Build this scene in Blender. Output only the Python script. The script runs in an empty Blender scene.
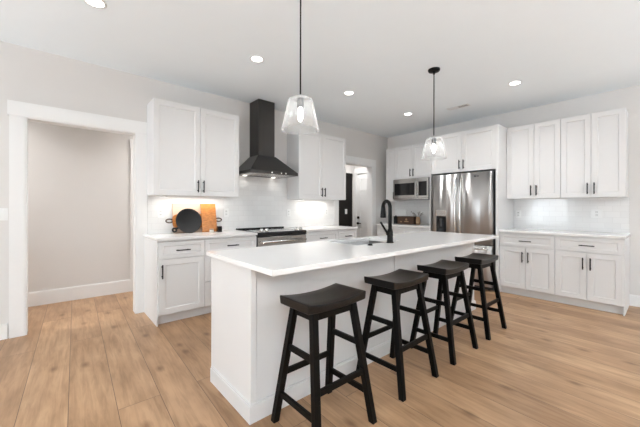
import bpy, bmesh, math, random
from mathutils import Vector, Matrix
random.seed(7)
C = bpy.context.scene.collection
PI = math.pi

# ------------------------------------------------------------ camera
F_PX, Y0, CAM_H, YAW = 305.36, 208.19, 1.2269, 48.966
cd = bpy.data.cameras.new('camera'); cam = bpy.data.objects.new('camera', cd); C.objects.link(cam)
cd.sensor_width = 36; cd.lens = 36 * F_PX / 640; cd.shift_y = -(213.5 - Y0) / 640
cam.location = (0, 0, CAM_H)
yaw = math.radians(YAW)
fwd = Vector((math.cos(yaw), math.sin(yaw), 0)); up = Vector((0, 0, 1)); right = fwd.cross(up)
m = Matrix((right, up, -fwd)).transposed()
cam.rotation_euler = (m @ Matrix.Rotation(0.0018, 3, 'Z')).to_euler()
cd.clip_start = 0.05
bpy.context.scene.camera = cam

# ------------------------------------------------------------ exposure, world, daylight
vs = bpy.context.scene.view_settings
vs.view_transform = 'Standard'; vs.look = 'None'; vs.gamma = 1; vs.use_curve_mapping = False
vs.exposure = 0.49
w = bpy.data.worlds.new('world'); bpy.context.scene.world = w; w.use_nodes = True
w.node_tree.nodes['Background'].inputs[0].default_value = (0.86, 0.93, 1.0, 1)
w.node_tree.nodes['Background'].inputs[1].default_value = 0.5

def area(name, loc, direction, sx, sy, power, col=(1, 1, 1), spread=180):
    l = bpy.data.lights.new(name, 'AREA'); l.shape = 'RECTANGLE'; l.size = sx; l.size_y = sy
    l.energy = power; l.color = col; l.spread = math.radians(spread)
    o = bpy.data.objects.new(name, l); C.objects.link(o); o.location = loc
    o.rotation_euler = Vector(direction).to_track_quat('-Z', 'Y').to_euler()
    return o
# daylight of left window; rear and left-front lamps added, tilted up to brighten ceiling
area('rear_window_uplight', (-1.55, -4.75, 0.75), (0, 0.62, 1), 1.9, 1.5, 270, (0.89, 0.95, 1), 95)
area('rear_door_uplight', (3.2, -4.75, 0.75), (0, 0.62, 1), 3.3, 1.5, 175, (0.89, 0.95, 1), 95)
area('daylight_left_window', (-3.5, 3.1, 1.1), (1, 0, 0.5), 1.2, 1.6, 62, (0.86, 0.94, 1))
area('left_front_window_uplight', (-3.75, -1.5, 0.75), (0.8, 0.25, 1), 2.1, 1.5, 138, (0.89, 0.95, 1), 120)

# ------------------------------------------------------------ materials
def new_mat(name):
    mt = bpy.data.materials.new(name); mt.use_nodes = True
    nt = mt.node_tree; return mt, nt, nt.nodes['Principled BSDF']
def mat(name, col, rough=0.5, metal=0.0, noise=0.03, scale=6, bump=0.0, bscale=60, stretch=(1, 1, 1), spec=None, coat=0):
    mt, nt, b = new_mat(name)
    N = nt.nodes; L = nt.links
    tc = N.new('ShaderNodeTexCoord'); mp = N.new('ShaderNodeMapping'); mp.inputs['Scale'].default_value = stretch
    L.new(tc.outputs['Object'], mp.inputs[0])
    nz = N.new('ShaderNodeTexNoise'); nz.inputs['Scale'].default_value = scale; nz.inputs['Detail'].default_value = 4
    L.new(mp.outputs[0], nz.inputs['Vector'])
    mx = N.new('ShaderNodeMix'); mx.data_type = 'RGBA'
    lo = [max(0, c * (1 - noise)) for c in col]; hi = [min(1, c * (1 + noise)) for c in col]
    mx.inputs[6].default_value = (*lo, 1); mx.inputs[7].default_value = (*hi, 1)
    L.new(nz.outputs[0], mx.inputs[0]); L.new(mx.outputs[2], b.inputs['Base Color'])
    b.inputs['Roughness'].default_value = rough; b.inputs['Metallic'].default_value = metal
    if spec is not None: b.inputs['Specular IOR Level'].default_value = spec
    if coat: b.inputs['Coat Weight'].default_value = coat
    if bump:
        n2 = N.new('ShaderNodeTexNoise'); n2.inputs['Scale'].default_value = bscale; n2.inputs['Detail'].default_value = 2
        L.new(mp.outputs[0], n2.inputs['Vector'])
        bp = N.new('ShaderNodeBump'); bp.inputs['Strength'].default_value = bump; bp.inputs['Distance'].default_value = 0.02
        L.new(n2.outputs[0], bp.inputs['Height']); L.new(bp.outputs[0], b.inputs['Normal'])
    return mt
def emit(name, col, strength):
    mt = bpy.data.materials.new(name); mt.use_nodes = True; nt = mt.node_tree
    for n in list(nt.nodes):
        if n.type == 'BSDF_PRINCIPLED': nt.nodes.remove(n)
    e = nt.nodes.new('ShaderNodeEmission'); e.inputs[0].default_value = (*col, 1); e.inputs[1].default_value = strength
    nt.links.new(e.outputs[0], nt.nodes['Material Output'].inputs[0]); return mt

WALL = mat('wall_paint', (0.725, 0.702, 0.68), 0.85, noise=0.012, bump=0.03, bscale=180)
CEIL = mat('ceiling_paint', (0.86, 0.91, 0.94), 0.9, noise=0.01)
TRIM = mat('white_trim_paint', (0.84, 0.835, 0.825), 0.42, noise=0.01)
CAB = mat('white_cabinet_paint', (0.755, 0.745, 0.737), 0.38, noise=0.012, scale=3)
CABIN = mat('cabinet_interior', (0.62, 0.61, 0.60), 0.7)
QUARTZ = mat('white_quartz', (0.86, 0.845, 0.83), 0.17, noise=0.02, scale=9)
BLACK = mat('black_hardware', (0.006, 0.006, 0.006), 0.40, noise=0.1, spec=0.18)
STOOL = mat('black_stained_wood', (0.0035, 0.003, 0.0026), 0.42, spec=0.13, noise=0.35, scale=5, stretch=(1, 14, 14), bump=0.04, bscale=14)
SEATM = mat('black_stained_seat', (0.008, 0.007, 0.0065), 0.30, spec=0.32, noise=0.35, scale=5, stretch=(2, 22, 2), bump=0.03, bscale=10)
HOOD = mat('black_steel', (0.06, 0.056, 0.053), 0.30, metal=0.7, noise=0.06)
BGLASS = mat('black_glass', (0.012, 0.012, 0.013), 0.08, noise=0.02)
DGREY = mat('dark_grey_side', (0.055, 0.055, 0.056), 0.45)
DARKP = mat('near_black_paint', (0.011, 0.009, 0.0085), 0.5, noise=0.06, spec=0.2)
PLASTIC = mat('white_plastic', (0.84, 0.84, 0.83), 0.35, noise=0.005)
CHROME = mat('chrome', (0.75, 0.75, 0.74), 0.16, metal=1.0, noise=0.02)
IRON = mat('cast_iron', (0.014, 0.014, 0.015), 0.5, spec=0.25, noise=0.25, scale=30, bump=0.08, bscale=90)
PALEWOOD = mat('pale_wood', (0.56, 0.41, 0.31), 0.5, noise=0.10, scale=4, stretch=(2, 6, 18))
AMBER = mat('amber_wood', (0.46, 0.175, 0.045), 0.22, noise=0.7, scale=4, stretch=(5, 6, 14))
BROWN = mat('dark_brown_wood', (0.070, 0.034, 0.017), 0.5, noise=0.35, scale=6, stretch=(10, 2, 14))
TANW = mat('tan_wood', (0.36, 0.22, 0.12), 0.5, noise=0.2, scale=6)
TWIG = mat('twig_brown', (0.10, 0.065, 0.05), 0.8, noise=0.2)
LEAF = mat('dry_leaf', (0.20, 0.17, 0.12), 0.8, noise=0.2)
RUBBER = mat('dark_slot', (0.03, 0.03, 0.03), 0.8)
VENTM = mat('vent_white', (0.74, 0.74, 0.73), 0.5)
JARG = mat('cloudy_glass', (0.70, 0.66, 0.60), 0.15, noise=0.05)
LAMP = emit('lamp_lens', (1.0, 0.97, 0.92), 7)
BULB = emit('bulb_glow', (1.0, 0.97, 0.93), 16)
STRIPE = emit('led_strip', (1.0, 0.95, 0.87), 6)
HOODL = emit('hood_lamp', (1.0, 0.95, 0.88), 2.5)

ROT = 0.25
def stainless(name, wavy=0.0, rough=0.2, col=(0.60, 0.585, 0.57)):
    mt, nt, b = new_mat(name); N = nt.nodes; L = nt.links
    b.inputs['Metallic'].default_value = 1; b.inputs['Base Color'].default_value = (*col, 1)
    if wavy:
        tg = N.new('ShaderNodeCombineXYZ'); tg.inputs[1].default_value = 1.0; L.new(tg.outputs[0], b.inputs['Tangent'])   # brushed across the doors
        b.inputs['Anisotropic'].default_value = 0.93; b.inputs['Anisotropic Rotation'].default_value = ROT
    tc = N.new('ShaderNodeTexCoord')
    mp = N.new('ShaderNodeMapping'); mp.inputs['Scale'].default_value = (90, 90, 0.8); L.new(tc.outputs['Object'], mp.inputs[0])
    nz = N.new('ShaderNodeTexNoise'); nz.inputs['Scale'].default_value = 4; L.new(mp.outputs[0], nz.inputs[0])
    mr = N.new('ShaderNodeMapRange'); mr.inputs[3].default_value = rough * 0.85; mr.inputs[4].default_value = rough * 1.2
    L.new(nz.outputs[0], mr.inputs[0]); L.new(mr.outputs[0], b.inputs['Roughness'])
    if wavy:
        m2 = N.new('ShaderNodeMapping'); m2.inputs['Scale'].default_value = (4.6, 1, 0.5); L.new(tc.outputs['Object'], m2.inputs[0])
        n2 = N.new('ShaderNodeTexNoise'); n2.inputs['Scale'].default_value = 1.5; n2.inputs['Detail'].default_value = 1.0
        L.new(m2.outputs[0], n2.inputs[0])
        bp = N.new('ShaderNodeBump'); bp.inputs['Strength'].default_value = wavy; bp.inputs['Distance'].default_value = 0.06
        L.new(n2.outputs[0], bp.inputs['Height']); L.new(bp.outputs[0], b.inputs['Normal'])
    return mt
STEEL = stainless('stainless_steel')
FRIDGE = stainless('stainless_fridge', 0.6, 0.36, (0.58, 0.57, 0.565))
SINKST = stainless('sink_steel', 0.0, 0.20, (0.30, 0.295, 0.29))

def floor_material():
    mt, nt, b = new_mat('oak_plank_floor'); N = nt.nodes; L = nt.links
    tc = N.new('ShaderNodeTexCoord'); sp = N.new('ShaderNodeSeparateXYZ'); L.new(tc.outputs['Object'], sp.inputs[0])
    def math_(op, a, bb):
        n = N.new('ShaderNodeMath'); n.operation = op
        for i, v in enumerate((a, bb)):
            if isinstance(v, (int, float)): n.inputs[i].default_value = v
            else: L.new(v, n.inputs[i])
        return n.outputs[0]
    sk = math_('MULTIPLY', sp.outputs[1], -0.04)
    xx = math_('ADD', sp.outputs[0], sk); xx = math_('ADD', xx, 0.03 + 0.235 * 40)
    yy = math_('ADD', sp.outputs[1], 50.6)
    cb = N.new('ShaderNodeCombineXYZ'); L.new(yy, cb.inputs[0]); L.new(xx, cb.inputs[1])
    br = N.new('ShaderNodeTexBrick'); L.new(cb.outputs[0], br.inputs[0])
    br.offset = 0.37; br.offset_frequency = 2; br.squash = 1
    br.inputs['Color1'].default_value = (0, 0, 0, 1); br.inputs['Color2'].default_value = (1, 1, 1, 1); br.inputs['Mortar'].default_value = (0.5, 0.5, 0.5, 1)
    br.inputs['Scale'].default_value = 1; br.inputs['Brick Width'].default_value = 2.2; br.inputs['Row Height'].default_value = 0.235
    br.inputs['Mortar Size'].default_value = 0.0022; br.inputs['Mortar Smooth'].default_value = 0.3; br.inputs['Bias'].default_value = 0
    rp = N.new('ShaderNodeValToRGB'); cr = rp.color_ramp
    cr.elements[0].color = (0.37, 0.22, 0.122, 1); cr.elements[1].color = (0.53, 0.335, 0.195, 1)
    e = cr.elements.new(0.5); e.color = (0.45, 0.275, 0.155, 1)
    L.new(br.outputs[0], rp.inputs[0])
    # grain, moved per plank
    off = math_('MULTIPLY', br.outputs[0], 37.0)
    gv = N.new('ShaderNodeCombineXYZ')
    gx = math_('MULTIPLY', xx, 20.0); gy = math_('MULTIPLY', yy, 1.7)
    L.new(gx, gv.inputs[0]); L.new(gy, gv.inputs[1]); L.new(off, gv.inputs[2])
    g = N.new('ShaderNodeTexNoise'); g.inputs['Scale'].default_value = 1.6; g.inputs['Detail'].default_value = 6; g.inputs['Roughness'].default_value = 0.62; g.inputs['Distortion'].default_value = 0.6
    L.new(gv.outputs[0], g.inputs[0])
    gr = N.new('ShaderNodeValToRGB'); gr.color_ramp.elements[0].position = 0.34; gr.color_ramp.elements[0].color = (0.80, 0.765, 0.725, 1)
    gr.color_ramp.elements[1].position = 0.58; gr.color_ramp.elements[1].color = (1.08, 1.08, 1.08, 1); L.new(g.outputs[0], gr.inputs[0])
    mu = N.new('ShaderNodeMix'); mu.data_type = 'RGBA'; mu.blend_type = 'MULTIPLY'; mu.inputs[0].default_value = 1
    L.new(rp.outputs[0], mu.inputs[6]); L.new(gr.outputs[0], mu.inputs[7])
    # blotches
    bv = N.new('ShaderNodeCombineXYZ'); L.new(math_('MULTIPLY', xx, 5.0), bv.inputs[0]); L.new(math_('MULTIPLY', yy, 1.8), bv.inputs[1]); L.new(off, bv.inputs[2])
    bn = N.new('ShaderNodeTexNoise'); bn.inputs['Scale'].default_value = 1.3; bn.inputs['Detail'].default_value = 3; L.new(bv.outputs[0], bn.inputs[0])
    brp = N.new('ShaderNodeValToRGB'); brp.color_ramp.elements[0].position = 0.32; brp.color_ramp.elements[0].color = (0.78, 0.745, 0.71, 1)
    brp.color_ramp.elements[1].position = 0.62; brp.color_ramp.elements[1].color = (1.05, 1.05, 1.05, 1); L.new(bn.outputs[0], brp.inputs[0])
    m2 = N.new('ShaderNodeMix'); m2.data_type = 'RGBA'; m2.blend_type = 'MULTIPLY'; m2.inputs[0].default_value = 1
    L.new(mu.outputs[2], m2.inputs[6]); L.new(brp.outputs[0], m2.inputs[7])
    # knots
    kv = N.new('ShaderNodeCombineXYZ'); L.new(math_('MULTIPLY', xx, 4.5), kv.inputs[0]); L.new(math_('MULTIPLY', yy, 2.3), kv.inputs[1]); L.new(off, kv.inputs[2])
    vo = N.new('ShaderNodeTexVoronoi'); vo.voronoi_dimensions = '2D'; vo.inputs['Scale'].default_value = 1; L.new(kv.outputs[0], vo.inputs[0])
    kr = N.new('ShaderNodeValToRGB'); kr.color_ramp.elements[0].position = 0.03; kr.color_ramp.elements[0].color = (0.42, 0.34, 0.28, 1)
    kr.color_ramp.elements[1].position = 0.16; kr.color_ramp.elements[1].color = (1, 1, 1, 1); L.new(vo.outputs['Distance'], kr.inputs[0])
    m3 = N.new('ShaderNodeMix'); m3.data_type = 'RGBA'; m3.blend_type = 'MULTIPLY'; m3.inputs[0].default_value = 0.8
    ks = N.new('ShaderNodeSeparateColor'); L.new(vo.outputs['Color'], ks.inputs[0])
    L.new(math_('MULTIPLY', math_('GREATER_THAN', ks.outputs[0], 0.72), 0.75), m3.inputs[0])
    L.new(m2.outputs[2], m3.inputs[6]); L.new(kr.outputs[0], m3.inputs[7])
    m4 = N.new('ShaderNodeMix'); m4.data_type = 'RGBA'; L.new(br.outputs['Fac'], m4.inputs[0])
    L.new(m3.outputs[2], m4.inputs[6]); m4.inputs[7].default_value = (0.15, 0.09, 0.052, 1)
    L.new(m4.outputs[2], b.inputs['Base Color'])
    b.inputs['Roughness'].default_value = 0.36; b.inputs['Specular IOR Level'].default_value = 0.35
    bp = N.new('ShaderNodeBump'); bp.inputs['Strength'].default_value = 0.25; bp.inputs['Distance'].default_value = 0.002; bp.invert = True
    L.new(br.outputs['Fac'], bp.inputs['Height']); L.new(bp.outputs[0], b.inputs['Normal'])
    return mt
FLOOR = floor_material()

def tile_material(name, axis):
    mt, nt, b = new_mat(name); N = nt.nodes; L = nt.links
    tc = N.new('ShaderNodeTexCoord'); sp = N.new('ShaderNodeSeparateXYZ'); L.new(tc.outputs['Object'], sp.inputs[0])
    cb = N.new('ShaderNodeCombineXYZ'); L.new(sp.outputs[axis], cb.inputs[0]); L.new(sp.outputs[2], cb.inputs[1])
    mp = N.new('ShaderNodeMapping'); mp.inputs['Location'].default_value = (10, 10 - 0.914 % 0.075, 0); L.new(cb.outputs[0], mp.inputs[0])
    br = N.new('ShaderNodeTexBrick'); L.new(mp.outputs[0], br.inputs[0])
    br.inputs['Color1'].default_value = (0.80, 0.795, 0.785, 1); br.inputs['Color2'].default_value = (0.84, 0.835, 0.825, 1)
    br.inputs['Mortar'].default_value = (0.72, 0.71, 0.70, 1)
    br.inputs['Scale'].default_value = 1; br.inputs['Brick Width'].default_value = 0.15; br.inputs['Row Height'].default_value = 0.075
    br.inputs['Mortar Size'].default_value = 0.0016; br.inputs['Mortar Smooth'].default_value = 0.4
    L.new(br.outputs[0], b.inputs['Base Color']); b.inputs['Roughness'].default_value = 0.09
    nz = N.new('ShaderNodeTexNoise'); nz.inputs['Scale'].default_value = 14; nz.inputs['Detail'].default_value = 1; L.new(tc.outputs['Object'], nz.inputs[0])
    hh = N.new('ShaderNodeMath'); hh.operation = 'MULTIPLY_ADD'; L.new(br.outputs['Fac'], hh.inputs[0]); hh.inputs[1].default_value = -1.0
    L.new(nz.outputs[0], hh.inputs[2])
    bp = N.new('ShaderNodeBump'); bp.inputs['Strength'].default_value = 0.16; bp.inputs['Distance'].default_value = 0.004
    L.new(hh.outputs[0], bp.inputs['Height']); L.new(bp.outputs[0], b.inputs['Normal'])
    return mt
TILE_X = tile_material('subway_tile_range_wall', 0)
TILE_Y = tile_material('subway_tile_fridge_wall', 1)

def shade_glass():
    mt = bpy.data.materials.new('seeded_glass'); mt.use_nodes = True; nt = mt.node_tree; N = nt.nodes; L = nt.links
    N.remove(N['Principled BSDF'])
    tr = N.new('ShaderNodeBsdfTransparent'); tr.inputs[0].default_value = (0.97, 0.975, 0.975, 1)
    tl = N.new('ShaderNodeBsdfTranslucent'); tl.inputs[0].default_value = (0.95, 0.95, 0.95, 1)
    df = N.new('ShaderNodeBsdfDiffuse'); df.inputs[0].default_value = (0.92, 0.92, 0.92, 1)
    gl = N.new('ShaderNodeBsdfGlossy'); gl.inputs['Roughness'].default_value = 0.08
    a = N.new('ShaderNodeMixShader'); a.inputs[0].default_value = 0.5; L.new(tl.outputs[0], a.inputs[1]); L.new(df.outputs[0], a.inputs[2])
    lw = N.new('ShaderNodeLayerWeight'); lw.inputs[0].default_value = 0.25
    tc = N.new('ShaderNodeTexCoord'); nz = N.new('ShaderNodeTexNoise'); nz.inputs['Scale'].default_value = 60; L.new(tc.outputs['Object'], nz.inputs[0])
    mr = N.new('ShaderNodeMapRange'); L.new(lw.outputs['Facing'], mr.inputs[0]); mr.inputs[3].default_value = 0.03; mr.inputs[4].default_value = 0.42
    ad = N.new('ShaderNodeMath'); ad.operation = 'MULTIPLY_ADD'; L.new(nz.outputs[0], ad.inputs[0]); ad.inputs[1].default_value = 0.10; L.new(mr.outputs[0], ad.inputs[2])
    s = N.new('ShaderNodeMixShader'); L.new(ad.outputs[0], s.inputs[0]); L.new(tr.outputs[0], s.inputs[1]); L.new(a.outputs[0], s.inputs[2])
    s2 = N.new('ShaderNodeMixShader'); s2.inputs[0].default_value = 0.06
    L.new(s.outputs[0], s2.inputs[1]); L.new(gl.outputs[0], s2.inputs[2])
    L.new(s2.outputs[0], N['Material Output'].inputs[0]); return mt
SHADE = shade_glass()
def pane_glass():
    mt = bpy.data.materials.new('window_glass'); mt.use_nodes = True; nt = mt.node_tree; N = nt.nodes; L = nt.links
    N.remove(N['Principled BSDF'])
    tr = N.new('ShaderNodeBsdfTransparent'); gl = N.new('ShaderNodeBsdfGlossy'); gl.inputs['Roughness'].default_value = 0.02
    s = N.new('ShaderNodeMixShader'); s.inputs[0].default_value = 0.06; L.new(tr.outputs[0], s.inputs[1]); L.new(gl.outputs[0], s.inputs[2])
    L.new(s.outputs[0], N['Material Output'].inputs[0]); return mt
PANE = pane_glass()

# ------------------------------------------------------------ mesh helpers
def bx(bm, x0, x1, y0, y1, z0, z1):
    v = [bm.verts.new((x, y, z)) for x in (x0, x1) for y in (y0, y1) for z in (z0, z1)]
    for f in ((0, 1, 3, 2), (4, 6, 7, 5), (0, 4, 5, 1), (2, 3, 7, 6), (0, 2, 6, 4), (1, 5, 7, 3)):
        bm.faces.new([v[i] for i in f])
    return v
def beam(bm, a, b, sx, sy, top_scale=1.0):
    """square bar between two points, horizontal cross-section sx by sy (for legs)"""
    r = []
    for p, k in ((a, 1.0), (b, top_scale)):
        r.append([bm.verts.new((p[0] + dx * sx / 2 * k, p[1] + dy * sy / 2 * k, p[2])) for dx, dy in ((-1, -1), (1, -1), (1, 1), (-1, 1))])
    for i in range(4):
        j = (i + 1) % 4; bm.faces.new((r[0][i], r[0][j], r[1][j], r[1][i]))
    bm.faces.new(r[0][::-1]); bm.faces.new(r[1])
def tube(bm, pts, rad, n=12, cap=True, radii=None):
    pts = [Vector(p) for p in pts]; rings = []
    ref = Vector((0, 0, 1))
    t0 = (pts[1] - pts[0]).normalized()
    if abs(t0.dot(ref)) > 0.9: ref = Vector((1, 0, 0))
    u = t0.cross(ref).normalized()
    for i, p in enumerate(pts):
        t = (pts[min(i + 1, len(pts) - 1)] - pts[max(i - 1, 0)]).normalized()
        u = (u - t * u.dot(t)).normalized(); v = t.cross(u)
        rr = radii[i] if radii else rad
        rings.append([bm.verts.new(p + (u * math.cos(k * 2 * PI / n) + v * math.sin(k * 2 * PI / n)) * rr) for k in range(n)])
    for a, b in zip(rings, rings[1:]):
        for k in range(n):
            f = bm.faces.new((a[k], a[(k + 1) % n], b[(k + 1) % n], b[k])); f.smooth = True
    if cap: bm.faces.new(rings[0][::-1]); bm.faces.new(rings[-1])
def lathe(bm, prof, n=32, c=(0, 0, 0), smooth=True, close=False):
    rings = []
    for r, z in prof:
        if r < 1e-6: rings.append([bm.verts.new((c[0], c[1], c[2] + z))])
        else: rings.append([bm.verts.new((c[0] + r * math.cos(2 * PI * k / n), c[1] + r * math.sin(2 * PI * k / n), c[2] + z)) for k in range(n)])
    pairs = list(zip(rings, rings[1:]))
    if close: pairs.append((rings[-1], rings[0]))
    for a, b in pairs:
        for k in range(n):
            j = (k + 1) % n
            if len(a) == 1 and len(b) == 1: continue
            if len(a) == 1: f = bm.faces.new((a[0], b[j], b[k]))
            elif len(b) == 1: f = bm.faces.new((a[k], a[j], b[0]))
            else: f = bm.faces.new((a[k], a[j], b[j], b[k]))
            f.smooth = smooth
def prism(bm, poly, axis, a, b):
    """extrude a 2D polygon along an axis: poly coords are the other two axes in xyz order"""
    def P(u, v, t):
        return {'x': (t, u, v), 'y': (u, t, v), 'z': (u, v, t)}[axis]
    r0 = [bm.verts.new(P(u, v, a)) for u, v in poly]; r1 = [bm.verts.new(P(u, v, b)) for u, v in poly]
    n = len(poly)
    for i in range(n): bm.faces.new((r0[i], r0[(i + 1) % n], r1[(i + 1) % n], r1[i]))
    bm.faces.new(r0[::-1]); bm.faces.new(r1)
def obj(name, bm, m, parent=None, bevel=0, seg=2):
    bmesh.ops.recalc_face_normals(bm, faces=bm.faces)
    me = bpy.data.meshes.new(name); bm.to_mesh(me); bm.free()
    me.materials.append(m)
    o = bpy.data.objects.new(name, me); C.objects.link(o)
    if parent: o.parent = parent
    if bevel:
        md = o.modifiers.new('bevel', 'BEVEL'); md.width = bevel; md.segments = seg; md.limit_method = 'ANGLE'; md.angle_limit = math.radians(40)
    return o
def box(name, m, parent, x0, x1, y0, y1, z0, z1, bevel=0):
    bm = bmesh.new(); bx(bm, x0, x1, y0, y1, z0, z1); return obj(name, bm, m, parent, bevel)
def tag(o, label, cat, group=None):
    o['label'] = label; o['category'] = cat
    if group: o['group'] = group
    return o
def thing(name, label, cat, loc=(0, 0, 0), rz=0, group=None):
    o = bpy.data.objects.new(name, None); C.objects.link(o); o.location = loc; o.rotation_euler = (0, 0, rz)
    o.empty_display_size = 0.1
    return tag(o, label, cat, group)
def struct(name, bm, m, parent=None, bevel=0):
    o = obj(name, bm, m, parent, bevel)
    if not parent: o['kind'] = 'structure'
    return o
def sbox(name, m, *a, bevel=0, parent=None):
    bm = bmesh.new(); bx(bm, *a); return struct(name, bm, m, parent, bevel)
def dup(root, loc, rz=None, label=None):
    r = root.copy(); C.objects.link(r); r.location = loc
    if rz is not None: r.rotation_euler = (0, 0, rz)
    if label: r['label'] = label
    for ch in list(root.children):
        c = ch.copy(); C.objects.link(c); c.parent = r
        for g in ch.children:
            d = g.copy(); C.objects.link(d); d.parent = c
    return r

# ------------------------------------------------------------ room shell
YW, XW, ZC = 4.086, 5.519, 2.775      # range wall, fridge wall, ceiling
XL, YR = -3.2, -4.2                    # left wall, rear wall
YH, YM = 5.22, 5.07                    # far walls of the two spaces behind the range wall
TW = 0.12
sbox('floor', FLOOR, XL - 0.3, XW + 0.12, YR - 0.3, 5.6, -0.08, 0)
sbox('ceiling', CEIL, XL - 0.3, XW + 0.12, YR - 0.3, 5.6, ZC, ZC + 0.1)
A0, A1, AH = -0.208, 0.722, 2.10       # cased opening at the left
B0, B1 = 4.0, 4.985                    # doorway near the corner
bm = bmesh.new()
for a in ((XL, A0, 0, ZC), (A0, A1, AH, ZC), (A1, B0, 0, ZC), (B0, B1, AH, ZC), (B1, XW, 0, ZC)):
    bx(bm, a[0], a[1], YW, YW + TW, a[2], a[3])
struct('wall_back', bm, WALL)
sbox('wall_right', WALL, XW, XW + TW, YR, 5.6, 0, ZC)
WL = [(-2.6, -0.4, 0.5, 2.4), (2.45, 3.75, 0.35, 2.25)]        # openings in the left wall (y0,y1,z0,z1)
bm = bmesh.new(); prev = YR
for y0, y1, z0, z1 in WL:
    bx(bm, XL - TW, XL, prev, y0, 0, ZC); bx(bm, XL - TW, XL, y0, y1, 0, z0); bx(bm, XL - TW, XL, y0, y1, z1, ZC); prev = y1
bx(bm, XL - TW, XL, prev, 5.6, 0, ZC)
struct('wall_left', bm, WALL)
WR = [(-2.55, -0.55, 0.2, 2.5), (1.5, 4.9, 0.1, 2.4)]
bm = bmesh.new(); prev = XL
for x0, x1, z0, z1 in WR:
    bx(bm, prev, x0, YR - TW, YR, 0, ZC); bx(bm, x0, x1, YR - TW, YR, 0, z0); bx(bm, x0, x1, YR - TW, YR, z1, ZC); prev = x1
bx(bm, prev, XW, YR - TW, YR, 0, ZC)
struct('wall_rear', bm, WALL)
k = 1
for y0, y1, z0, z1 in WL:
    bm = bmesh.new(); f = 0.06
    bx(bm, XL - 0.09, XL - 0.02, y0, y0 + f, z0, z1); bx(bm, XL - 0.09, XL - 0.02, y1 - f, y1, z0, z1)
    bx(bm, XL - 0.09, XL - 0.02, y0 + f, y1 - f, z0, z0 + f); bx(bm, XL - 0.09, XL - 0.02, y0 + f, y1 - f, z1 - f, z1)
    bx(bm, XL - 0.08, XL - 0.03, (y0 + y1) / 2 - 0.02, (y0 + y1) / 2 + 0.02, z0 + f, z1 - f)
    wf = struct('window_%d' % k, bm, TRIM); k += 1
    g = sbox('window_pane', PANE, XL - 0.058, XL - 0.052, y0 + f, y1 - f, z0 + f, z1 - f, parent=wf)
for x0, x1, z0, z1 in WR:
    bm = bmesh.new(); f = 0.06
    bx(bm, x0, x0 + f, YR - 0.09, YR - 0.02, z0, z1); bx(bm, x1 - f, x1, YR - 0.09, YR - 0.02, z0, z1)
    bx(bm, x0 + f, x1 - f, YR - 0.09, YR - 0.02, z0, z0 + f); bx(bm, x0 + f, x1 - f, YR - 0.09, YR - 0.02, z1 - f, z1)
    n = 2 if x1 - x0 < 2.5 else 3
    for i in range(1, n):
        c = x0 + (x1 - x0) * i / n; bx(bm, c - 0.03, c + 0.03, YR - 0.08, YR - 0.03, z0 + f, z1 - f)
    wf = struct('window_%d' % k, bm, TRIM); k += 1
    g = sbox('window_pane', PANE, x0 + f, x1 - f, YR - 0.058, YR - 0.052, z0 + f, z1 - f, parent=wf)
# spaces behind the range wall
sbox('wall_hall', WALL, XL, 2.3, YH, YH + TW, 0, ZC)
sbox('wall_partition', WALL, 2.3, 2.3 + TW, YW + TW, 5.6, 0, ZC)
sbox('wall_mudroom', WALL, 2.42, XW, YM, YM + TW, 0, ZC)
# baseboards
def skirting(bm, x0, x1, y0, y1, h=0.14):
    bx(bm, x0, x1, y0, y1, 0, h - 0.012)
    if x1 - x0 > y1 - y0: bx(bm, x0, x1, y0 + 0.005, y1, h - 0.012, h)
    else: bx(bm, x0 + 0.005, x1, y0, y1, h - 0.012, h)
bm = bmesh.new(); skirting(bm, XL, A0 - 0.12, YW - 0.016, YW); struct('baseboard_back', bm, TRIM)
bm = bmesh.new(); skirting(bm, XL, 2.3, YH - 0.016, YH, 0.175); struct('baseboard_hall', bm, TRIM)
bm = bmesh.new(); skirting(bm, XW - 0.016, XW, YR, 0.35); struct('baseboard_right', bm, TRIM)
# casings: craftsman head, flat legs, jamb lining
def casing(name, x0, x1, ys, yin, head):
    bm = bmesh.new(); wdt = 0.112
    bx(bm, x0 - wdt, x0 - 0.004, ys - 0.018, ys, 0, head); bx(bm, x1 + 0.004, x1 + wdt - 0.003, ys - 0.018, ys, 0, head)
    bx(bm, x0 - wdt - 0.012, x1 + wdt - 0.003, ys - 0.024, ys, head, head + 0.135)
    bx(bm, x0 - 0.004, x0 + 0.012, ys - 0.012, yin, 0, head); bx(bm, x1 - 0.012, x1 + 0.004, ys - 0.012, yin, 0, head)
    bx(bm, x0 + 0.012, x1 - 0.012, ys - 0.012, yin, head - 0.012, head + 0.002)
    bx(bm, x0 - wdt, x0 - 0.004, yin, yin + 0.018, 0, head); bx(bm, x1 + 0.004, x1 + wdt, yin, yin + 0.018, 0, head); bx(bm, x0 - wdt, x1 + wdt, yin, yin + 0.02, head, head + 0.13)
    return struct(name, bm, TRIM)
casing('trim_1', A0, A1, YW, YW + TW + 0.004, AH)
casing('trim_2', B0, B1, YW, YW + TW + 0.004, AH)
# casing of a door at the right end of the hall
bm = bmesh.new(); bx(bm, 0.845, 0.955, YH - 0.02, YH, 0, 2.1); bx(bm, 0.835, 1.9, YH - 0.026, YH, 2.1, 2.235); bx(bm, 1.79, 1.89, YH - 0.02, YH, 0, 2.1)
struct('trim_3', bm, TRIM)
d3 = sbox('door_3', TRIM, 0.955, 1.79, YH - 0.012, YH, 0.005, 2.1)
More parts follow.
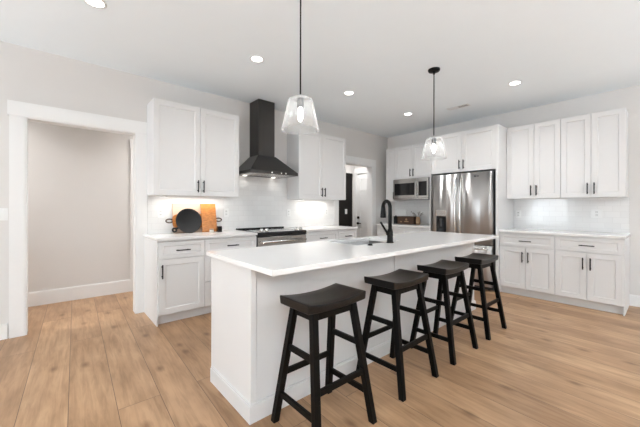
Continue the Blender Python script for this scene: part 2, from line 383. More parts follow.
# near-black wall section and white panelled door beyond the corner doorway
sbox('trim_4', DARKP, 4.3, 5.435, YM - 0.012, YM, 0.0, 2.065)
sbox('trim_5', DARKP, 4.3, 5.435, YM - 0.022, YM - 0.012, 2.0, 2.05)
bm = bmesh.new()
DY0, DY1 = 4.265, 4.955
bx(bm, XW - 0.03, XW, DY0, DY1, 0.004, 2.03)
for z0, z1 in ((0.12, 0.42), (0.5, 0.80), (0.88, 1.18), (1.26, 1.56), (1.64, 1.94)):
    for a in ((DY0 + 0.1, DY1 - 0.1, z0, z0 + 0.014), (DY0 + 0.1, DY1 - 0.1, z1 - 0.014, z1), (DY0 + 0.1, DY0 + 0.114, z0 + 0.014, z1 - 0.014), (DY1 - 0.114, DY1 - 0.1, z0 + 0.014, z1 - 0.014)):
        bx(bm, XW - 0.038, XW - 0.03, *a)
door = struct('door_1', bm, TRIM)
bm = bmesh.new(); tube(bm, [(XW - 0.03, 4.90, 0.87), (XW - 0.07, 4.90, 0.87)], 0.028); tube(bm, [(XW - 0.065, 4.905, 0.87), (XW - 0.065, 4.80, 0.87)], 0.011)
obj('door_handle', bm, BLACK, door)
bm = bmesh.new(); tube(bm, [(XW - 0.03, 4.90, 1.005), (XW - 0.055, 4.90, 1.005)], 0.032); obj('deadbolt', bm, BLACK, door)
bm = bmesh.new(); bx(bm, XW - 0.045, XW, DY1, DY1 + 0.1, 0, 2.05); bx(bm, XW - 0.05, XW, 4.22, DY1 + 0.1, 2.05, 2.17)
struct('trim_6', bm, TRIM)

# tile between counters and wall cabinets
def tiles(name, m, *a): return sbox(name, m, *a)
bm = bmesh.new()
bx(bm, 0.835, 3.885, YW - 0.009, YW, 0.915, 1.372); bx(bm, 1.853, 2.842, YW - 0.009, YW, 1.372, 1.70)
o = struct('backsplash_back', bm, TILE_X)
sbox('backsplash_right', TILE_Y, XW - 0.009, XW, 0.345, 1.641, 0.915, 1.372)
sbox('backsplash_corner', TILE_Y, XW - 0.009, XW, 2.722, 3.884, 0.915, 1.395)

# ------------------------------------------------------------ cabinets
# local frame: x along the run, doors face -y, carcass from y=0 back; door fronts at y=-0.02
def shaker(bm, x0, x1, z0, z1, fr=0.06, y=0.0, t=0.02, rec=0.009):
    ring = []
    for inset, yy in ((0, y), (0, y - t + 0.0015), (0.0015, y - t), (fr, y - t), (fr + 0.007, y - t + rec)):
        ring.append([bm.verts.new(p) for p in ((x0 + inset, yy, z0 + inset), (x1 - inset, yy, z0 + inset), (x1 - inset, yy, z1 - inset), (x0 + inset, yy, z1 - inset))])
    for a, b in zip(ring, ring[1:]):
        for i in range(4): bm.faces.new((a[i], a[(i + 1) % 4], b[(i + 1) % 4], b[i]))
    bm.faces.new(ring[-1]); bm.faces.new(ring[0][::-1])
def pull(parent, x, z, vertical, y=-0.02, ln=0.145, name='handle'):
    bm = bmesh.new(); h = ln / 2; r = 0.0055; yo = y - 0.032
    if vertical:
        bx(bm, x - r, x + r, yo - r, yo + r, z - h, z + h)
        for s in (-1, 1): bx(bm, x - 0.005, x + 0.005, yo + r, y, z + s * (h - 0.022) - 0.005, z + s * (h - 0.022) + 0.005)
    else:
        bx(bm, x - h, x + h, yo - r, yo + r, z - r, z + r)
        for s in (-1, 1): bx(bm, x + s * (h - 0.022) - 0.005, x + s * (h - 0.022) + 0.005, yo + r, y, z - 0.005, z + 0.005)
    return obj(name, bm, BLACK, parent)
G = 0.0022
def front(parent, kind, x0, x1, z0, z1, fr=0.06):
    bm = bmesh.new(); shaker(bm, x0 + G, x1 - G, z0 + G, z1 - G, fr)
    return obj(kind, bm, CAB, parent)
def carcass(parent, w_, d, z0, z1):
    bm = bmesh.new(); bx(bm, 0.001, w_ - 0.001, 0.001, d, z0, z1); return obj('carcass', bm, CAB, parent, 0.001, 1)
def base_cabinet(loc, rz, w_, label, layout, group, side=None):
    t = thing('base_cabinet', label, 'cabinet', loc, rz, group)
    carcass(t, w_, 0.598, 0.10, 0.883)
    bm = bmesh.new(); bx(bm, 0.001, w_ - 0.001, 0.055, 0.598, 0, 0.10); obj('toe_kick', bm, CAB, t)
    if side == 'left': box('side_panel', CAB, t, -0.012, 0.001, -0.004, 0.598, 0, 0.883)
    if side == 'right': box('side_panel', CAB, t, w_ - 0.001, w_ + 0.012, -0.004, 0.598, 0, 0.883)
    zb, zd, zt = 0.108, 0.692, 0.870
    if layout == 'drawers':
        for a, b in ((zb, 0.385), (0.39, zd - 0.005), (zd, zt)):
            d = front(t, 'drawer', 0, w_, a, b, 0.045 if b - a < 0.2 else 0.055); pull(d, w_ / 2, (a + b) / 2 + 0.0, False)
        return t
    d = front(t, 'drawer', 0, w_, zd, zt, 0.042); pull(d, w_ / 2, (zd + zt) / 2 - 0.01 + 0.005, False)
    if layout == 'one':
        d = front(t, 'door', 0, w_, zb, zd - 0.004); pull(d, 0.032, 0.565, True)
    else:
        d = front(t, 'door', 0, w_ / 2, zb, zd - 0.004); pull(d, w_ / 2 - 0.035, 0.555, True)
        d = front(t, 'door', w_ / 2, w_, zb, zd - 0.004); pull(d, w_ / 2 + 0.035, 0.555, True)
    return t
def wall_cabinet(loc, rz, w_, d_, z0, z1, label, group, doors=2, split=None, handle=None):
    t = thing('wall_cabinet', label, 'cabinet', loc, rz, group)
    carcass(t, w_, d_, z0, z1)
    s = split or w_ / 2; hz = z0 + 0.115
    if doors == 2:
        d = front(t, 'door', 0, s, z0, z1); pull(d, s - 0.033, hz, True)
        d = front(t, 'door', s, w_, z0, z1); pull(d, s + 0.033, hz, True)
    else:
        d = front(t, 'door', 0, w_, z0, z1, 0.05); pull(d, w_ - 0.03 if handle == 'right' else 0.03, hz, True)
    return t
YBF, XBF = 3.486, 4.919               # carcass fronts of the base runs
YUF, XUF = 3.781, 5.214               # carcass fronts of the wall cabinets
R90 = -PI / 2
gr = 'white base cabinets along the range wall'
base_cabinet((0.8114, YBF, 0), 0, 0.4756, 'white base cabinet with one door at the left end of the range wall', 'one', gr, 'left')
base_cabinet((1.287, YBF, 0), 0, 0.660, 'white drawer base cabinet directly left of the range', 'drawers', gr)
base_cabinet((2.740, YBF, 0), 0, 0.66, 'white base cabinet directly right of the range', 'two', gr)
base_cabinet((3.40, YBF, 0), 0, 0.43, 'white base cabinet at the right end of the range wall, beside the doorway', 'one', gr, 'right')
gf = 'white base cabinets right of the refrigerator'
base_cabinet((XBF, 1.640, 0), R90, 0.652, 'white two-door base cabinet directly right of the refrigerator', 'two', gf)
base_cabinet((XBF, 0.988, 0), R90, 0.632, 'white two-door base cabinet at the far right end of the counter', 'two', gf, 'right')
gc = 'white base cabinets under the microwave'
base_cabinet((XBF, 3.88, 0), R90, 0.58, 'white base cabinet left of the refrigerator, nearer the room corner', 'two', gc)
base_cabinet((XBF, 3.30, 0), R90, 0.578, 'white base cabinet under the microwave, against the refrigerator panel', 'two', gc)
gu = 'white wall cabinets flanking the range hood'
ZU0, ZU1 = 1.372, 2.45
wall_cabinet((0.8274, YUF, 0), 0, 1.024, 0.303, ZU0, ZU1, 'white two-door wall cabinet left of the black hood', gu, split=0.515)
wall_cabinet((2.842, YUF, 0), 0, 1.038, 0.303, ZU0, ZU1, 'white two-door wall cabinet between black hood and doorway', gu, split=0.49)
gw = 'tall white wall cabinets at the right'
wall_cabinet((XUF, 1.641, 0), R90, 0.654, 0.303, ZU0, ZU1, 'white two-door wall cabinet directly right of the refrigerator surround', gw, split=0.35)
wall_cabinet((XUF, 0.987, 0), R90, 0.631, 0.303, ZU0, ZU1, 'white two-door wall cabinet at the far right end', gw, split=0.314)
gm = 'white wall cabinets above microwave and refrigerator'
wall_cabinet((XUF, 3.884, 0), R90, 0.234, 0.303, ZU0, ZU1, 'narrow single-door white wall cabinet left of the microwave', gm, doors=1, handle='right')
wall_cabinet((XUF, 3.650, 0), R90, 0.765, 0.303, 1.80, ZU1, 'short two-door white wall cabinet above the microwave', gm)
wall_cabinet((4.90, 2.700, 0), R90, 1.018, 0.617, 1.81, ZU1, 'deep two-door white wall cabinet above the refrigerator', gm, split=0.52)
t = thing('tall_cabinet_panel', 'tall white end panel on the right side of the refrigerator', 'panel', (0, 0, 0), 0, 'white refrigerator panels')
box('panel', CAB, t, 4.862, XW - 0.001, 1.643, 1.680, 0, ZU1 + 0.003, 0.0015)
t = thing('tall_cabinet_panel', 'tall white end panel on the left side of the refrigerator', 'panel', (0, 0, 0), 0, 'white refrigerator panels')
box('panel', CAB, t, 4.862, XW - 0.001, 2.702, 2.720, 0, ZU1 + 0.003, 0.0015)

# ------------------------------------------------------------ countertops
def slab(label, *a):
    o = box('countertop', QUARTZ, None, *a, bevel=0.003); tag(o, label, 'countertop', 'white quartz perimeter countertops'); return o
YCF, XCF = 3.447, 4.880
slab('white countertop left of the range holding the cutting board', 0.792, 1.949, YCF, YW - 0.010, 0.884, 0.914)
slab('white countertop right of the range ending at the doorway', 2.738, 3.845, YCF, YW - 0.010, 0.884, 0.914)
slab('white countertop on the right wall under the far wall cabinets', XCF, XW - 0.010, 0.332, 1.641, 0.884, 0.914)
slab('white countertop under the microwave with the wooden crate', XCF, XW - 0.010, 2.722, 3.882, 0.884, 0.914)

# ------------------------------------------------------------ island
IX0, IX1, IY0, IY1 = 0.8237, 3.90, 1.308, 2.193
PX0, PX1, PY0, PY1 = 0.849, 3.872, 1.575, 2.160
t = thing('kitchen_island', 'long white kitchen island on the wood floor with black stools along it', 'island', (0, 0, 0))
box('end_panel', CAB, t, PX0, PX0 + 0.035, PY0, PY1, 0, 0.883, 0.0015)
box('end_panel', CAB, t, PX1 - 0.035, PX1, PY0, PY1, 0, 0.883, 0.0015)
SEAM = 2.232
box('front_panel', CAB, t, PX0 + 0.038, SEAM - 0.006, PY0 + 0.004, PY0 + 0.022, 0, 0.883)
box('front_panel', CAB, t, SEAM + 0.006, PX1 - 0.038, PY0 + 0.004, PY0 + 0.022, 0, 0.883)
bm = bmesh.new(); bx(bm, PX0 + 0.036, PX1 - 0.036, PY0 + 0.024, PY0 + 0.034, 0, 0.883)
bx(bm, PX0 + 0.036, PX1 - 0.036, PY1 - 0.045, PY1 - 0.03, 0.1, 0.883); bx(bm, PX0 + 0.036, PX1 - 0.036, PY0 + 0.034, PY1 - 0.045, 0.1, 0.12); bx(bm, PX0 + 0.036, PX1 - 0.036, PY1 - 0.1, PY1 - 0.085, 0, 0.1)
obj('carcass', bm, CABIN, t)
bm = bmesh.new(); q = 0.014; hb = 0.105
for z0, z1, e in ((0, hb - 0.01, 0), (hb - 0.01, hb, 0.005)):
    bx(bm, PX0 - q + e, PX0, PY0 - q + e, PY1 - 0.02, z0, z1); bx(bm, PX0, PX1, PY0 - q + e, PY0, z0, z1); bx(bm, PX1, PX1 + q - e, PY0 - q + e, PY1 - 0.02, z0, z1)
obj('base_moulding', bm, CAB, t)
nd = 6; dw = (PX1 - PX0 - 0.08) / nd
for i in range(nd):
    bm = bmesh.new(); x0 = PX0 + 0.04 + i * dw; shaker(bm, x0 + G, x0 + dw - G, 0.13, 0.87)
    for v in bm.verts: v.co.y = PY1 - 0.03 - v.co.y
    d = obj('door', bm, CAB, t)
    bm = bmesh.new(); hx = x0 + (dw - 0.035 if i % 2 == 0 else 0.035)
    bx(bm, hx - 0.0055, hx + 0.0055, PY1 + 0.016, PY1 + 0.027, 0.68, 0.825)
    for zz in (0.70, 0.80): bx(bm, hx - 0.005, hx + 0.005, PY1 - 0.01, PY1 + 0.017, zz - 0.005, zz + 0.005)
    obj('handle', bm, BLACK, d)
SX0, SX1, SY0, SY1 = 1.93, 2.53, 1.735, 2.115
def holed(x0, x1, y0, y1, z0, z1, hx0, hx1, hy0, hy1):
    bm = bmesh.new()
    o_ = [(x0, y0), (x1, y0), (x1, y1), (x0, y1)]; i_ = [(hx0, hy0), (hx1, hy0), (hx1, hy1), (hx0, hy1)]
    V = {}
    for zn, z in (('b', z0), ('t', z1)):
        V['o' + zn] = [bm.verts.new((*p, z)) for p in o_]; V['i' + zn] = [bm.verts.new((*p, z)) for p in i_]
    for k in range(4):
        j = (k + 1) % 4
        bm.faces.new((V['ot'][k], V['ot'][j], V['it'][j], V['it'][k])); bm.faces.new((V['ob'][k], V['ib'][k], V['ib'][j], V['ob'][j]))
        bm.faces.new((V['ob'][k], V['ob'][j], V['ot'][j], V['ot'][k])); bm.faces.new((V['ib'][k], V['it'][k], V['it'][j], V['ib'][j]))
    return bm
o = obj('countertop', holed(IX0, IX1, IY0, IY1, 0.884, 0.914, SX0, SX1, SY0, SY1), QUARTZ, None, 0.003)
tag(o, 'long white quartz top of the island with a sink cut into it', 'countertop')
# undermount sink
t = thing('kitchen_sink', 'stainless steel sink set into the island countertop', 'sink', (0, 0, 0.68))
bm = bmesh.new(); e = 0.012; zt, zb = 0.203, 0.0
ro = [bm.verts.new(p) for p in ((SX0 - 0.02, SY0 - 0.02, zt), (SX1 + 0.02, SY0 - 0.02, zt), (SX1 + 0.02, SY1 + 0.02, zt), (SX0 - 0.02, SY1 + 0.02, zt))]
rings = [ro]
for ins, z in ((-0.002, zt), (0.0, 0.03), (0.02, zb + 0.005)):
    rings.append([bm.verts.new(p) for p in ((SX0 + ins, SY0 + ins, z), (SX1 - ins, SY0 + ins, z), (SX1 - ins, SY1 - ins, z), (SX0 + ins, SY1 - ins, z))])
for a, b in zip(rings, rings[1:]):
    for i in range(4): bm.faces.new((a[i], a[(i + 1) % 4], b[(i + 1) % 4], b[i]))
bm.faces.new(rings[-1])
o = obj('basin', bm, SINKST, t); md = o.modifiers.new('solid', 'SOLIDIFY'); md.thickness = 0.0015; md.offset = -1
bm = bmesh.new(); lathe(bm, [(0, 0.012), (0.03, 0.012), (0.045, 0.009), (0.045, 0.004), (0, 0.004)], 24, (2.23, 1.93, 0)); obj('drain', bm, CHROME, t)
# faucet
FX, FY = 2.298, 1.672
t = thing('kitchen_faucet', 'matte black gooseneck faucet beside the island sink', 'faucet', (FX, FY, 0.914))
bm = bmesh.new(); lathe(bm, [(0, 0), (0.033, 0), (0.033, 0.006), (0.028, 0.012), (0.026, 0.10), (0.02, 0.125), (0, 0.128)], 24); obj('base', bm, BLACK, t)
dv = Vector((0.35, 0.937, 0))
pts = [(0, 0, 0.10), (0, 0, 0.22), (0, 0, 0.32)]
R_ = 0.058
for i in range(1, 15):
    a = PI * i / 15 * 0.98
    pts.append((dv.x * R_ * (1 - math.cos(a)), dv.y * R_ * (1 - math.cos(a)), 0.32 + R_ * math.sin(a)))
bm = bmesh.new(); tube(bm, pts, 0.017, 14); obj('spout', bm, BLACK, t)
ex = Vector(pts[-1]); bm = bmesh.new()
tube(bm, [ex + Vector((0, 0, 0.004)), ex - Vector((0, 0, 0.03)), ex - Vector((0, 0, 0.10)), ex - Vector((0, 0, 0.112))], 0.02, 14, radii=[0.018, 0.022, 0.028, 0.026]); obj('spray_head', bm, BLACK, t)
bm = bmesh.new(); tube(bm, [(-0.01, 0, 0.085), (-0.042, 0, 0.085)], 0.015, 12); tube(bm, [(-0.034, 0, 0.085), (-0.085, 0.0, 0.135), (-0.135, 0, 0.19)], 0.009, 10, radii=[0.011, 0.0095, 0.009]); obj('lever', bm, BLACK, t)

t = thing('sink_button', 'small round black button on the island top at the near edge of the sink', 'button', (2.020, 1.672, 0.914))
bm = bmesh.new(); lathe(bm, [(0, 0), (0.024, 0), (0.024, 0.004), (0.018, 0.006), (0.017, 0.012), (0, 0.013)], 24); obj('cap', bm, BLACK, t)

# ------------------------------------------------------------ bar stools
def make_stool(label):
    t = thing('bar_stool', label, 'stool', (0, 0, 0), 0, 'black saddle-seat stools along the island')
    W, D, TH = 0.44, 0.262, 0.036; nx, ny = 14, 4
    bm = bmesh.new(); top = []; bot = []
    def zt(x): return 0.721 + 0.020 * (abs(2 * x / W) ** 2.2)
    for i in range(nx + 1):
        x = -W / 2 + W * i / nx
        top.append([bm.verts.new((x, -D / 2 + D * j / ny, zt(x))) for j in range(ny + 1)])
        bot.append([bm.verts.new((x * 0.985, (-D / 2 + D * j / ny) * 0.97, zt(x) * 0.45 + 0.717 * 0.55 - TH)) for j in range(ny + 1)])
    for i in range(nx):
        for j in range(ny):
            f = bm.faces.new((top[i][j], top[i + 1][j], top[i + 1][j + 1], top[i][j + 1])); f.smooth = True
            f = bm.faces.new((bot[i][j], bot[i][j + 1], bot[i + 1][j + 1], bot[i + 1][j])); f.smooth = True
        for j in (0, ny):
            bm.faces.new((top[i][j], bot[i][j], bot[i + 1][j], top[i + 1][j]))
    for j in range(ny):
        for i in (0, nx): bm.faces.new((top[i][j], top[i][j + 1], bot[i][j + 1], bot[i][j]))
    obj('seat', bm, SEATM, t, 0.007, 3)
    LX, LY, UX, UY, ZT, S = 0.210, 0.188, 0.146, 0.080, 0.70, 0.037
    def at(sx, sy, z):
        k = z / ZT; return (sx * (LX + (UX - LX) * k), sy * (LY + (UY - LY) * k), z)
    bm = bmesh.new()   # apron under the seat
    a0, a1 = at(1, 1, 0.64), at(1, 1, 0.688)
    for sy in (-1, 1): bx(bm, -UX, UX, sy * (UY + 0.002) - 0.009, sy * (UY + 0.002) + 0.009, 0.635, 0.692)
    for sx in (-1, 1): bx(bm, sx * (UX + 0.001) - 0.009, sx * (UX + 0.001) + 0.009, -UY, UY, 0.635, 0.692)
    obj('apron', bm, STOOL, t)
    for sx in (-1, 1):
        for sy in (-1, 1):
            bm = bmesh.new(); beam(bm, at(sx, sy, 0), at(sx, sy, ZT), S, S); obj('leg', bm, STOOL, t, 0.003)
    def bar(a, b):
        bm = bmesh.new(); a = Vector(a); b = Vector(b); d = (b - a).normalized(); n = Vector((-d.y, d.x, 0)) * 0.0085; u = Vector((0, 0, 0.0165))
        r = [[bm.verts.new(p + s * n + q * u) for s, q in ((-1, -1), (1, -1), (1, 1), (-1, 1))] for p in (a, b)]
        for i in range(4): bm.faces.new((r[0][i], r[0][(i + 1) % 4], r[1][(i + 1) % 4], r[1][i]))
        bm.faces.new(r[0][::-1]); bm.faces.new(r[1]); obj('stretcher', bm, STOOL, t, 0.002)
    for sx in (-1, 1):
        bar(at(sx, -1, 0.17), at(sx, 1, 0.17)); bar(at(sx, -1, 0.445), at(sx, 1, 0.445))
    for sy in (-1, 1): bar(at(-1, sy, 0.29), at(1, sy, 0.29))
    return t
s0 = make_stool('nearest of the black saddle stools, at the near end of the island')
s0.location = (1.172, 1.310, 0)
dup(s0, (1.893, 1.315, 0), 0, 'second black saddle stool from the near end of the island')
dup(s0, (2.583, 1.312, 0), 0, 'third black saddle stool from the near end of the island')
dup(s0, (3.277, 1.308, 0), 0, 'farthest black saddle stool, nearest the refrigerator')

# ------------------------------------------------------------ range hood
HX = 2.3085
t = thing('range_hood', 'black pyramid chimney range hood above the range', 'range hood', (HX, YW, 0))
box('chimney', HOOD, t, -0.1335, 0.1335, -0.262, -0.001, 1.975, ZC - 0.001, 0.002)
bm = bmesh.new()
a = [bm.verts.new(p) for p in ((-0.385, -0.50, 1.735), (0.385, -0.50, 1.735), (0.385, -0.010, 1.735), (-0.385, -0.010, 1.735))]
b = [bm.verts.new(p) for p in ((-0.145, -0.275, 1.975), (0.145, -0.275, 1.975), (0.145, -0.010, 1.975), (-0.145, -0.010, 1.975))]
for i in range(4): bm.faces.new((a[i], a[(i + 1) % 4], b[(i + 1) % 4], b[i]))
bm.faces.new(a[::-1]); bm.faces.new(b); obj('canopy', bm, HOOD, t)
bm = bmesh.new()
bx(bm, -0.385, 0.385, -0.50, -0.485, 1.695, 1.735); bx(bm, -0.385, -0.37, -0.485, -0.010, 1.695, 1.735); bx(bm, 0.37, 0.385, -0.485, -0.010, 1.695, 1.735); bx(bm, -0.37, 0.37, -0.03, -0.010, 1.695, 1.735)
obj('rim', bm, HOOD, t)
bm = bmesh.new(); bx(bm, -0.37, 0.37, -0.485, -0.03, 1.70, 1.706)
for i in range(12):
    x = -0.34 + i * 0.06; bx(bm, x, x + 0.03, -0.44, -0.07, 1.697, 1.70)
obj('filter', bm, STEEL, t)
for x in (-0.06, 0.09, 0.165):
    bm = bmesh.new(); tube(bm, [(x, -0.50, 1.715), (x, -0.508, 1.715)], 0.011); obj('button', bm, CHROME, t)
for x in (-0.24, 0.24):
    bm = bmesh.new(); lathe(bm, [(0, 0), (0.03, 0), (0.03, 0.004), (0, 0.004)], 20, (x, -0.06, 1.692)); obj('lamp', bm, HOODL, t)
    l = bpy.data.lights.new('hood_light', 'SPOT'); l.energy = 0.35; l.spot_size = 2.0; l.shadow_soft_size = 0.03; l.color = (1, 0.95, 0.88)
    lo = bpy.data.objects.new('hood_light', l); C.objects.link(lo); lo.parent = t; lo.location = (x, -0.08, 1.685)

# ------------------------------------------------------------ range
RX0, RX1 = 1.955, 2.732; RYF = 3.435
t = thing('kitchen_range', 'stainless and black glass range set between white base cabinets', 'range', (0, 0, 0))
box('body', DGREY, t, RX0, RX1, RYF + 0.03, YW - 0.012, 0.02, 0.90)
box('cooktop', BGLASS, t, RX0 - 0.003, RX1 + 0.003, RYF + 0.075, YW - 0.012, 0.90, 0.920, 0.003)
bm = bmesh.new(); prism(bm, [(RYF, 0.855), (RYF + 0.03, 0.855), (RYF + 0.075, 0.90), (RYF + 0.075, 0.922), (RYF + 0.012, 0.912), (RYF, 0.90)], 'x', RX0 - 0.002, RX1 + 0.002)
obj('control_panel', bm, BGLASS, t, 0.002)
bm = bmesh.new(); prism(bm, [(RYF + 0.014, 0.9125), (RYF + 0.073, 0.9215), (RYF + 0.073, 0.924), (RYF + 0.014, 0.915)], 'x', RX0 + 0.01, RX1 - 0.01); obj('control_trim', bm, STEEL, t)
for x in (RX0 + 0.07, RX0 + 0.15, RX1 - 0.15, RX1 - 0.07):
    bm = bmesh.new(); lathe(bm, [(0, 0.0), (0.025, 0.0), (0.024, 0.014), (0.020, 0.040), (0.0, 0.042)], 20, (x, RYF + 0.045, 0.918)); k_ = obj('knob', bm, CHROME, t)
box('vent_trim', BGLASS, t, RX0 + 0.0, RX1 - 0.0, YW - 0.085, YW - 0.012, 0.920, 0.938, 0.003)
for x, y, r in ((RX0 + 0.2, RYF + 0.2, 0.10), (RX1 - 0.2, RYF + 0.2, 0.085), (RX0 + 0.2, RYF + 0.44, 0.08), (RX1 - 0.2, RYF + 0.44, 0.10)):
    bm = bmesh.new(); lathe(bm, [(r, 0), (r, 0.0008), (r - 0.006, 0.0008), (r - 0.006, 0)], 32, (x, y, 0.920), close=True); obj('burner', bm, DGREY, t)
d = box('oven_door', STEEL, t, RX0 + 0.002, RX1 - 0.002, RYF + 0.004, RYF + 0.03, 0.21, 0.85, 0.003)
box('oven_window', BGLASS, d, RX0 + 0.09, RX1 - 0.09, RYF + 0.001, RYF + 0.004, 0.33, 0.68)
bm = bmesh.new(); tube(bm, [(RX0 + 0.04, RYF - 0.045, 0.79), (RX1 - 0.04, RYF - 0.045, 0.79)], 0.013)
for x in (RX0 + 0.07, RX1 - 0.07): tube(bm, [(x, RYF - 0.045, 0.79), (x, RYF + 0.005, 0.79)], 0.009)
obj('handle', bm, CHROME, d)
box('warming_drawer', STEEL, t, RX0 + 0.002, RX1 - 0.002, RYF + 0.004, RYF + 0.03, 0.05, 0.20, 0.003)

# ------------------------------------------------------------ microwave (faces -x); local x -> world -y
t = thing('microwave_oven', 'stainless over-the-counter microwave below the short wall cabinet', 'microwave', (5.135, 3.645, 0), R90)
MW = 0.757; MZ0, MZ1 = 1.395, 1.797
box('body', DGREY, t, 0.0, MW, 0.0, 0.37, MZ0, MZ1)
d = box('door', STEEL, t, 0.002, 0.545, -0.022, 0.0, MZ0 + 0.028, MZ1 - 0.002, 0.003)
box('window', BGLASS, d, 0.035, 0.475, -0.025, -0.022, MZ0 + 0.085, MZ1 - 0.085, 0.002)
bm = bmesh.new(); bx(bm, 0.50, 0.522, -0.062, -0.046, MZ0 + 0.06, MZ1 - 0.05)
for z in (MZ0 + 0.09, MZ1 - 0.08): bx(bm, 0.504, 0.518, -0.047, -0.021, z - 0.01, z + 0.01)
obj('handle', bm, CHROME, d, 0.004)
p_ = box('control_panel', STEEL, t, 0.548, MW - 0.002, -0.022, 0.0, MZ0 + 0.028, MZ1 - 0.002, 0.003)
box('display', BGLASS, p_, 0.562, MW - 0.03, -0.025, -0.022, MZ0 + 0.07, MZ1 - 0.07, 0.002)
box('vent_grille', STEEL, t, 0.002, MW - 0.002, -0.018, 0.0, MZ0, MZ0 + 0.025, 0.002)

# ------------------------------------------------------------ refrigerator (faces -x)
t = thing('refrigerator', 'stainless french door refrigerator with water dispenser', 'refrigerator', (4.81, 2.655, 0), R90)
FW = 0.945
box('body', DGREY, t, 0.004, FW - 0.002, 0.062, 0.69, 0.02, 1.745)
box('hinge_cover', DGREY, t, 0.01, FW - 0.008, 0.03, 0.20, 1.745, 1.785, 0.006)
GP = 0.464
def bowed(x0, x1, z0, z1, bow=0.012, hole=None):
    bm = bmesh.new(); n = 10; xs = [x0 + (x1 - x0) * i / n for i in range(n + 1)]
    f = [[bm.verts.new((x, -bow * (1 - (2 * (x - x0) / (x1 - x0) - 1) ** 2), z)) for z in (z0, z1)] for x in xs]
    bk = [[bm.verts.new((x, 0.058, z)) for z in (z0, z1)] for x in xs]
    for i in range(n):
        fc = bm.faces.new((f[i][0], f[i + 1][0], f[i + 1][1], f[i][1])); fc.smooth = True
        bm.faces.new((bk[i][0], bk[i][1], bk[i + 1][1], bk[i + 1][0]))
        bm.faces.new((f[i][1], f[i + 1][1], bk[i + 1][1], bk[i][1])); bm.faces.new((f[i][0], bk[i][0], bk[i + 1][0], f[i + 1][0]))
    for i in (0, n): bm.faces.new((f[i][0], f[i][1], bk[i][1], bk[i][0]))
    return bm
ld = obj('door', bowed(0.002, GP - 0.003, 0.685, 1.775), FRIDGE, t)
rd = obj('door', bowed(GP + 0.003, FW - 0.002, 0.685, 1.775), FRIDGE, t)
fz = obj('freezer_drawer', bowed(0.002, FW - 0.002, 0.07, 0.672, 0.014), FRIDGE, t)
def fhandle(parent, x):
    bm = bmesh.new(); pts = []
    for i in range(13):
        s = i / 12; pts.append((x, -0.03 - 0.035 * math.sin(PI * s) ** 0.6, 0.76 + 0.93 * s))
    pts = [(x, -0.002, 0.755)] + pts + [(x, -0.002, 1.695)]
    tube(bm, pts, 0.012, 10); obj('handle', bm, CHROME, parent)
fhandle(ld, GP - 0.040); fhandle(rd, GP + 0.040)
bm = bmesh.new(); pts = [(0.06, -0.002, 0.625)] + [(0.065 + 0.815 * i / 12, -0.035 - 0.03 * math.sin(PI * i / 12) ** 0.6, 0.625) for i in range(13)] + [(0.885, -0.002, 0.625)]
tube(bm, pts, 0.012, 10); obj('handle', bm, CHROME, fz)
bm = bmesh.new(); bx(bm, 0.095, 0.26, -0.016, 0.0, 1.10, 1.20); obj('dispenser_panel', bm, STEEL, ld, 0.002)
bm = bmesh.new()
bx(bm, 0.095, 0.105, -0.018, 0.0, 0.80, 1.10); bx(bm, 0.25, 0.26, -0.018, 0.0, 0.80, 1.10); bx(bm, 0.105, 0.25, -0.018, 0.0, 0.80, 0.815); bx(bm, 0.105, 0.25, -0.0145, 0.0, 0.815, 1.10)
obj('dispenser', bm, BGLASS, ld)
bm = bmesh.new(); bx(bm, 0.16, 0.20, -0.03, -0.0145, 0.93, 1.06); obj('dispenser_paddle', bm, DGREY, ld, 0.004)
bm = bmesh.new(); tube(bm, [(0.71, -0.0105, 1.715), (0.71, -0.0135, 1.715)], 0.013, 20); bx(bm, 0.73, 0.765, -0.0125, -0.0095, 1.709, 1.721); obj('emblem', bm, DGREY, rd)
for x in (0.08, FW - 0.08):
    bm = bmesh.new(); lathe(bm, [(0, 0), (0.02, 0), (0.02, 0.022), (0, 0.022)], 12, (x, 0.12, 0)); obj('foot', bm, RUBBER, t)

# ------------------------------------------------------------ pendants
def pendant(x, y, label):
    t = thing('pendant_light', label, 'pendant light', (x, y, ZC), 0, 'clear glass pendants over the island')
    bm = bmesh.new(); lathe(bm, [(0, 0), (0.064, 0), (0.064, -0.012), (0.058, -0.022), (0.012, -0.026), (0, -0.026)], 32); obj('canopy', bm, BLACK, t)
    bm = bmesh.new(); tube(bm, [(0, 0, -0.024), (0, 0, -0.735)], 0.0055, 10); lathe(bm, [(0.0, -0.024), (0.011, -0.024), (0.011, -0.055), (0.0, -0.06)], 12); obj('rod', bm, BLACK, t)
    bm = bmesh.new(); lathe(bm, [(0, -0.755), (0.012, -0.757), (0.024, -0.775), (0.026, -0.83), (0.0, -0.83)], 20); obj('socket', bm, BLACK, t)
    bm = bmesh.new()
    lathe(bm, [(0.022, -0.772), (0.078, -0.772), (0.086, -0.777), (0.0895, -0.788), (0.136, -0.994), (0.1335, -0.994), (0.087, -0.7895), (0.084, -0.7805), (0.078, -0.776), (0.022, -0.776)], 40, close=True)
    obj('shade', bm, SHADE, t)
    bm = bmesh.new(); lathe(bm, [(0.010, -0.83), (0.013, -0.845), (0.019, -0.865), (0.020, -0.885), (0.016, -0.91), (0.008, -0.928), (0, -0.931)], 20); obj('bulb', bm, BULB, t)
    return t
pendant(1.323, 1.735, 'glass pendant light over the near end of the island')
pendant(3.191, 1.735, 'glass pendant light hanging in front of the refrigerator')

